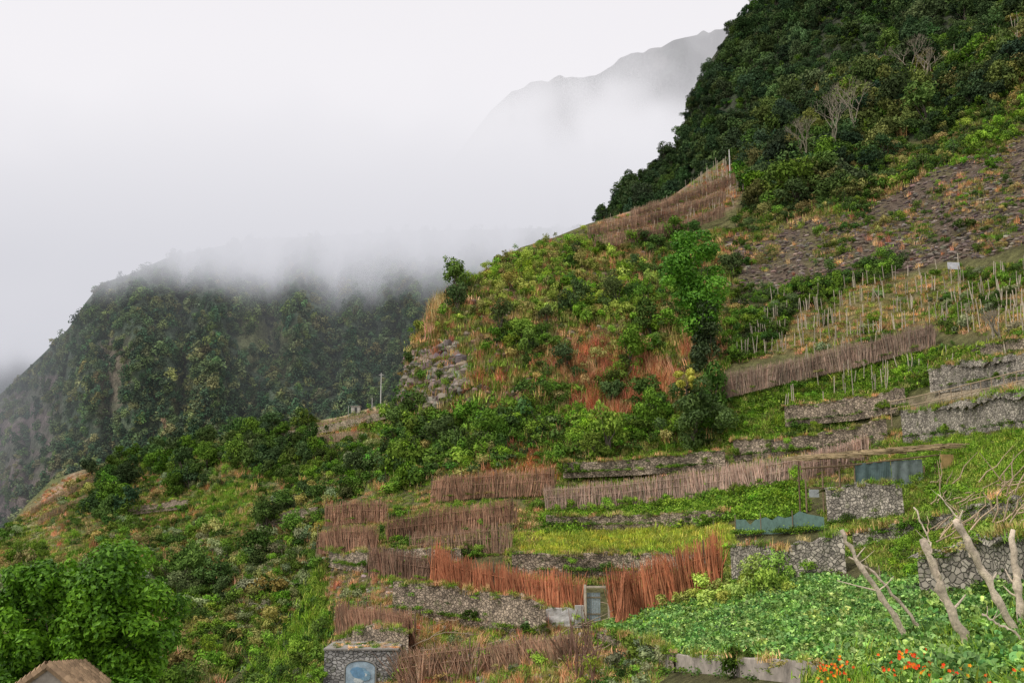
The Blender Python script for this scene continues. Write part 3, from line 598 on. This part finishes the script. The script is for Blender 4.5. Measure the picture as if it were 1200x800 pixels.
rim=[(hw*1.08*math.cos(a),0,Hh*.5+hw*.52*math.sin(a)) for a in np.linspace(0,math.pi,14)]; mb.tube(np.array([(hw*1.08,0,-.6)]+rim+[(-hw*1.08,0,-.6)])+o+np.array([0,-.05,0]),[.045]*16,L(140,138,130),6)
for k in range(16):
    a=rng.random()*6.283; r=hw*.6*rng.random(); c_=np.array([r*math.cos(a),-.075-.001*k,Hh*.3+r*.6*math.sin(a)])+o; q=.08+.16*rng.random()
    mb.add([c_+np.array([q*math.cos(t)*1.6,0,q*math.sin(t)]) for t in np.linspace(0,6.28,9)[:-1]],[list(range(8))],[L(110,150,180),L(195,205,205),L(130,165,185)][k%3])
mb.obj('painted_arch',[M_plain],parent=bd)
# ---------------------------------------------------------------- wooden props bottom right
def prop(pts,r0,r1,name='driftwood_post',col=L(215,198,175),dd=1.0):
    b=pts[0]; d0=float(look(A.D,*b))*dd; us=[p[0] for p in pts];vs=[p[1] for p in pts]; n=16; t=np.linspace(0,1,len(pts)); tt=np.linspace(0,1,n)
    u=np.interp(tt,t,us);v=np.interp(tt,t,vs); P=unproject(u,v,d0*(1+.03*tt)); P+=rng.normal(size=P.shape)*.02; P[0,2]-=.3
    mb=MB(); c=np.repeat(np.array(col)[None]*(.65+.45*rng.random((n,1))),9,0); mb.tube(P,np.linspace(r0,r1,n)*(1+.15*rng.normal(size=n)),c,9)
    for k in range(3):
        i=rng.integers(6,n-1); q=P[i]+np.array([rng.normal()*.25,rng.normal()*.15,.15+.2*rng.random()]); mb.tube([P[i],(P[i]+q)/2+rng.normal(size=3)*.02,q],[r1*.5,r1*.35,r1*.15],col,5)
    return mb.obj(name,[M_wood],smooth=True)
prop([(1072,758),(1035,700),(1003,655),(986,622)],.07,.045)
prop([(1090,752),(1060,712),(1025,672),(995,650)],.04,.022)
prop([(1143,768),(1118,725),(1100,680),(1082,630)],.095,.07)
prop([(1098,660),(1088,630),(1072,595)],.03,.02,dd=.8)
prop([(1198,752),(1168,700),(1142,650),(1120,607)],.09,.06)
prop([(1136,640),(1125,610),(1100,578)],.03,.015,dd=.75)
prop([(1202,745),(1192,690),(1186,622)],.09,.055)
prop([(1215,760),(1180,735),(1150,720)],.03,.02)
mb=MB()
for k in range(60):
    u=rng.uniform(1085,1210); v=rng.uniform(565,640); d=float(look(A.D,u,v))*.95; p=unproject(u,v,d)+np.array([0,0,.15]); a=rng.normal()*.5+ (1.3 if k%3==0 else .1); l_=rng.uniform(.6,2.2)
    q=p+np.array([math.cos(a)*l_,rng.normal()*.3,abs(math.sin(a))*l_]); mb.tube(wander(p,q,5,.05),[.035,.03,.025,.018,.01],np.array(L(200,176,146))*(.6+.5*rng.random()),5)
mb.obj('branch_trellis',[M_wood])
mb=MB()
for k in range(80):
    u=rng.uniform(470,700); v=rng.uniform(690,790); d=float(look(A.D,u,v))*.99; p=unproject(u,v,d)+np.array([0,0,.25]); a=rng.normal()*.5; l_=rng.uniform(.5,2.5)
    q=p+np.array([math.cos(a)*l_,rng.normal()*.3,math.sin(a)*l_*.6]); mb.tube(wander(p,q,5,.05),[.035,.03,.025,.02,.012],np.array(L(180,160,135))*(.5+.6*rng.random()),4)
mb.obj('fallen_branches',[M_wood])
mb=MB()
for k in range(40):
    u=rng.uniform(665,702); v=rng.uniform(770,800); d=float(look(A.D,u,v))*.97; p=unproject(u,v,d); q=p+np.array([rng.normal()*.35,rng.normal()*.3,1+1.4*rng.random()]); mb.tube(wander(p,q,4,.05),[.03,.025,.02,.01],np.array(L(140,108,90))*(.5+.6*rng.random()),4)
mb.obj('stick_stack',[M_wood])
mb=MB(); d=float(look(A.D,735,722))*.96; o=unproject(737,724,d)
for k in range(260):
    a=rng.random()*6.283; r=.75*rng.random()**.5; mb.tube([o+(r*math.cos(a),r*math.sin(a)*.6,-.2),o+(rng.normal()*.12-.1,rng.normal()*.12,1.7+.7*rng.random())],[.02,.012],np.array(L(190,128,96))*(.5+.8*rng.random()),3)
mb.obj('cane_shock',[M_stick])
# ---------------------------------------------------------------- special trees
def bigtree(name,base,cents,rads,nl,ls,color,trunk_r,lo=.5,hi=1.6,limbs=99,shell=.5):
    mb=MB(); cents=np.asarray(cents,float); crown(mb,cents,rads,nl,ls,0,shell)
    c0=cents.mean(0); fork=np.array(base)*.55+c0*.45
    mb.tube(wander(base,fork,6,trunk_r*.3),np.linspace(trunk_r,trunk_r*.7,6),(0,0,0),9,1)
    for q in cents[:limbs]: mb.tube(wander(fork,fork+(q-fork)*.85,6,.08),np.linspace(trunk_r*.4,trunk_r*.06,6),(0,0,0),5,1)
    return mb.obj(name,[leaf_mat(name+'_leaves',color,.2,.5,.25,lo,hi),M_bark])
d=31; cts=[];rd=[]; q0=unproject(92,757,d)
for k in range(130):
    a=rng.normal(size=3); a/=np.linalg.norm(a); a[1]=-abs(a[1]) if k%3 else a[1]
    rr=(.72+.28*rng.random())*(1+.13*math.sin(3*math.atan2(a[2],a[0])+1)+.08*math.sin(7*math.atan2(a[2],a[0])))
    cts.append(q0+a*np.array([2.85,2.0,2.8])*rr); rd.append(.22+.3*rng.random())
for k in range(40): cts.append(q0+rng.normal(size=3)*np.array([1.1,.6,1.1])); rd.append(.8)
bigtree('laurel_tree',unproject(90,1000,d+.5),cts,rd,60000,.09,H(66,98,30),.22,.25,1.9,40)
d=float(look(A.D,815,400))*.95; cts=[];rd=[]
for k in range(46):
    t=rng.random(); u=815+rng.normal()*15*(1.1-.45*t)+ (5 if t>.5 else 0); v=276+112*t; cts.append(unproject(u,v,d+rng.normal()*1.3)); rd.append((8+8*rng.random())/F*d)
bigtree('broadleaf_tree',unproject(825,450,d),cts,rd,11000,.2,H(66,102,36),.3,.4,1.7,12)
cts=[];rd=[]
for k in range(26): cts.append(unproject(826+rng.normal()*6,355+95*rng.random(),d-1.4+rng.normal()*.5)); rd.append((7+6*rng.random())/F*d)
bigtree('ivy_covered_trunk',unproject(826,455,d-1.4),cts,rd,7500,.17,H(44,57,32),.3)
d=float(look(A.D,812,505))*.96; cts=[];rd=[]
for k in range(24): cts.append(unproject(812+rng.normal()*18,478+rng.normal()*14,d+rng.normal()*.9)); rd.append((7+7*rng.random())/F*d)
bigtree('fig_tree',unproject(812,515,d),cts,rd,7500,.14,H(60,78,40),.22,.5,1.6,8)
cts=[];rd=[]
for k in range(10): cts.append(unproject(804+rng.normal()*7,444+rng.normal()*9,d+rng.normal()*.5)); rd.append(4.5/F*d)
bigtree('yellow_leaved_shrub',unproject(805,465,d),cts,rd,1000,.14,H(140,140,66),.1)
def bare(name,u,v,h,col,l=A,dd=.97):
    p=unproject(u,v,float(look(l.D,u,v))*dd); mb=MB()
    def br(p,dr,ln,r,dep):
        q=p+dr*ln; mb.tube(wander(p,q,4,ln*.03),np.linspace(r,r*.6,4),col,5)
        if dep==0: return
        for k in range(3):
            nd=dr+rng.normal(size=3)*np.array([.45,.45,.25])+np.array([0,0,.15]); nd/=np.linalg.norm(nd); br(q,nd,ln*.68,r*.55,dep-1)
    for k in range(3):
        dr=np.array([rng.normal()*.3,rng.normal()*.2,1]); dr/=np.linalg.norm(dr); br(p+rng.normal(size=3)*.2,dr,h*.38,.11,4)
    mb.obj(name,[M_wood])
for u,v,h in((978,175,9),(1000,150,8),(945,190,7),(1068,85,6),(1085,90,5),(1165,395,2)): bare('bare_tree',u,v,h,np.array(L(150,140,122)),dd=.95)
def pole(l,u,v,h,r,col,arm=True,name='utility_pole'):
    p=unproject(u,v,float(look(l.D,u,v))*.99); mb=MB(); mb.tube([p-(0,0,.5),p+(0,0,h)],[r,r*.7],col,8)
    if arm: mb.tube([p+(-.5,0,h*.94),p+(.5,0,h*.94)],[.05,.05],col,5)
    mb.obj(name,[M_wood])
pole(Cc,446,474,6.5,.12,L(210,208,205)); pole(Cc,436,476,1.8,.1,L(190,188,185),False); pole(A,856,216,6,.11,L(215,212,205),False); pole(Cc,408,490,2.6,.07,L(190,188,185),False)
e=empty('roadside_hut'); p=unproject(417,482,float(look(Cc.D,417,482))*.985); mb=MB(); mb.quadbox(p+(0,0,.3),.9,.7,.7,L(190,186,178)); mb.obj('walls',[M_plain],parent=e)
mb=MB(); mb.quadbox(p+(0,0,1.06),1.05,.85,.055,L(165,160,152)); mb.obj('roof',[M_plain],parent=e); mb=MB(); mb.quadbox(p+(.1,-.72,.25),.25,.02,.5,L(80,80,78)); mb.obj('door',[M_plain],parent=e)
e=empty('information_sign'); p=unproject(1118,322,float(look(A.D,1118,322))*.98); mb=MB(); mb.tube([p-(.5,0,.3),p+(-.5,0,.9)],[.04,.04],L(120,110,100),6); mb.tube([p+(.5,0,-.3),p+(.5,0,.9)],[.04,.04],L(120,110,100),6); mb.obj('legs',[M_wood],parent=e)
mb=MB(); mb.quadbox(p+(0,-.06,.9),.65,.03,.35,L(215,215,218),rot=.2); mb.obj('panel',[M_plain],parent=e)
# bottom-left roof: tiled gable
e=empty('tiled_roof_house'); d=27; pk=unproject(56,779,d); hw=.85; dz=.62
mb=MB()
for sgn in(-1,1):
    for i in range(7):
        for j in range(9):
            t0=i/7; x=pk[0]+sgn*hw*t0; zz=pk[2]-dz*t0; mb.tube([np.array([x,pk[1]+j*.28,zz+.03-j*.03]),np.array([x+sgn*hw*.16,pk[1]+j*.28,zz-dz*.16-j*.03])],[.13,.11],np.array(L(178,150,118))*(.6+.5*rng.random()),6)
mb.obj('roof_tiles',[M_plain],parent=e)
mb=MB(); mb.quadbox(pk+(0,1.3,-dz-1.55),hw*.9,1.2,1.5,L(170,160,145)); mb.add(pk+np.array([(-hw*.9,.06,-dz),(hw*.9,.06,-dz),(0,.06,-.03)]),[(0,1,2)],L(170,160,145)); mb.obj('walls',[M_plain],parent=e)
# flowers
mb=MB()
cols=[L(240,100,35),L(240,70,28),L(250,170,40)]
for (uc,vc,su,sv,n) in((978,782,12,7,50),(1072,774,16,8,75),(1115,788,26,7,20),(1190,790,20,10,8)):
    for k in range(n):
        u=uc+rng.normal()*su;v=vc+rng.normal()*sv; dd=float(look(A.D,u,v+22))*.98; p=unproject(u,v,dd); c=cols[rng.integers(3)]; s0=.036
        nn=np.array([rng.normal()*.6,-.8,.7]); nn/=np.linalg.norm(nn); t=np.cross(nn,[1,0,0]); t/=np.linalg.norm(t); b=np.cross(nn,t); V=[p]
        for j in range(10):
            an=j/10*6.283; q=s0*(1 if j%2 else .65); V.append(p+q*(math.cos(an)*t+math.sin(an)*b)+nn*.012)
        mb.add(V,[(0,1+j,1+(j+1)%10) for j in range(10)],c)
        mb.tube([p-(0,0,.6),p-nn*.005],[.006,.005],L(80,120,50),3)
        if k%3==0: put(TW,(p-np.array([0,-.15,.3]))[None],np.array([.25]),1,[g2,g5])
mb.obj('nasturtium_flowers',[M_plain])
kinds={'forest_trees':C_tree,HB:C_bush,HG:C_grass,'dry_canes':C_cane,TW:C_weed,'squash_patch':C_squash,'valley_bushes':C_bush,'valley_trees':C_tree,'distant_forest':C_low,'hillside_saplings':C_tree,'scree_rocks':C_rock}
for k,lst in B_.items():
    gn_scatter(k,kinds[k],*[np.concatenate([q[i] for q in lst]) for i in range(4)])
# ---------------------------------------------------------------- cloud bank volume
m=bpy.data.materials.new('cloud'); m.use_nodes=True; nt=m.node_tree; nt.nodes.remove(nt.nodes['Principled BSDF']); out=nt.nodes['Material Output']
tc=N(nt,'ShaderNodeTexCoord').outputs['Object']; sx=N(nt,'ShaderNodeSeparateXYZ'); nt.links.new(tc,sx.inputs[0]); y=sx.outputs[1]; z=sx.outputs[2]
nf=noise(nt,.011,2,tc,.6)
nz=mathn(nt,'MULTIPLY',mathn(nt,'SUBTRACT',nf,.5),65)
zz=mathn(nt,'ADD',z,nz)
s1=maprange(nt,zz,124,156,0,1,True)
nz2=mathn(nt,'MULTIPLY',mathn(nt,'SUBTRACT',nf,.5),220)
topd=mathn(nt,'SUBTRACT',mathn(nt,'ADD',z,nz2),mathn(nt,'MULTIPLY',y,.37)); s2=maprange(nt,topd,-5,60,1,.06,True)
dn=mathn(nt,'ADD',mathn(nt,'MULTIPLY',mathn(nt,'MULTIPLY',s1,s2),.024),.0009)
ab=N(nt,'ShaderNodeVolumeAbsorption'); ab.inputs['Color'].default_value=(0,0,0,1); nt.links.new(dn,ab.inputs['Density'])
em=N(nt,'ShaderNodeEmission'); cr=N(nt,'ShaderNodeMix',data_type='RGBA'); nt.links.new(maprange(nt,z,110,270,0,1),cr.inputs[0]); cr.inputs[6].default_value=(*L(206,207,215),1); cr.inputs[7].default_value=(*L(244,242,246),1)  # cloud shading put into the glow colour: greyer at the base, whiter higher up
nt.links.new(cr.outputs[2],em.inputs['Color']); nt.links.new(dn,em.inputs['Strength'])  # emission stands in for daylight scattered inside the cloud and haze
ad=N(nt,'ShaderNodeAddShader'); nt.links.new(ab.outputs[0],ad.inputs[0]); nt.links.new(em.outputs[0],ad.inputs[1]); nt.links.new(ad.outputs[0],out.inputs['Volume'])
try: m.cycles.volume_step_rate=1.0
except Exception as ex: print(ex)
mb=MB(); mb.quadbox((0,810,190),900,290,330,(1,1,1)); mb.obj('cloud_bank',[m])
print('done',sum(len(q[0]) for l in B_.values() for q in l))
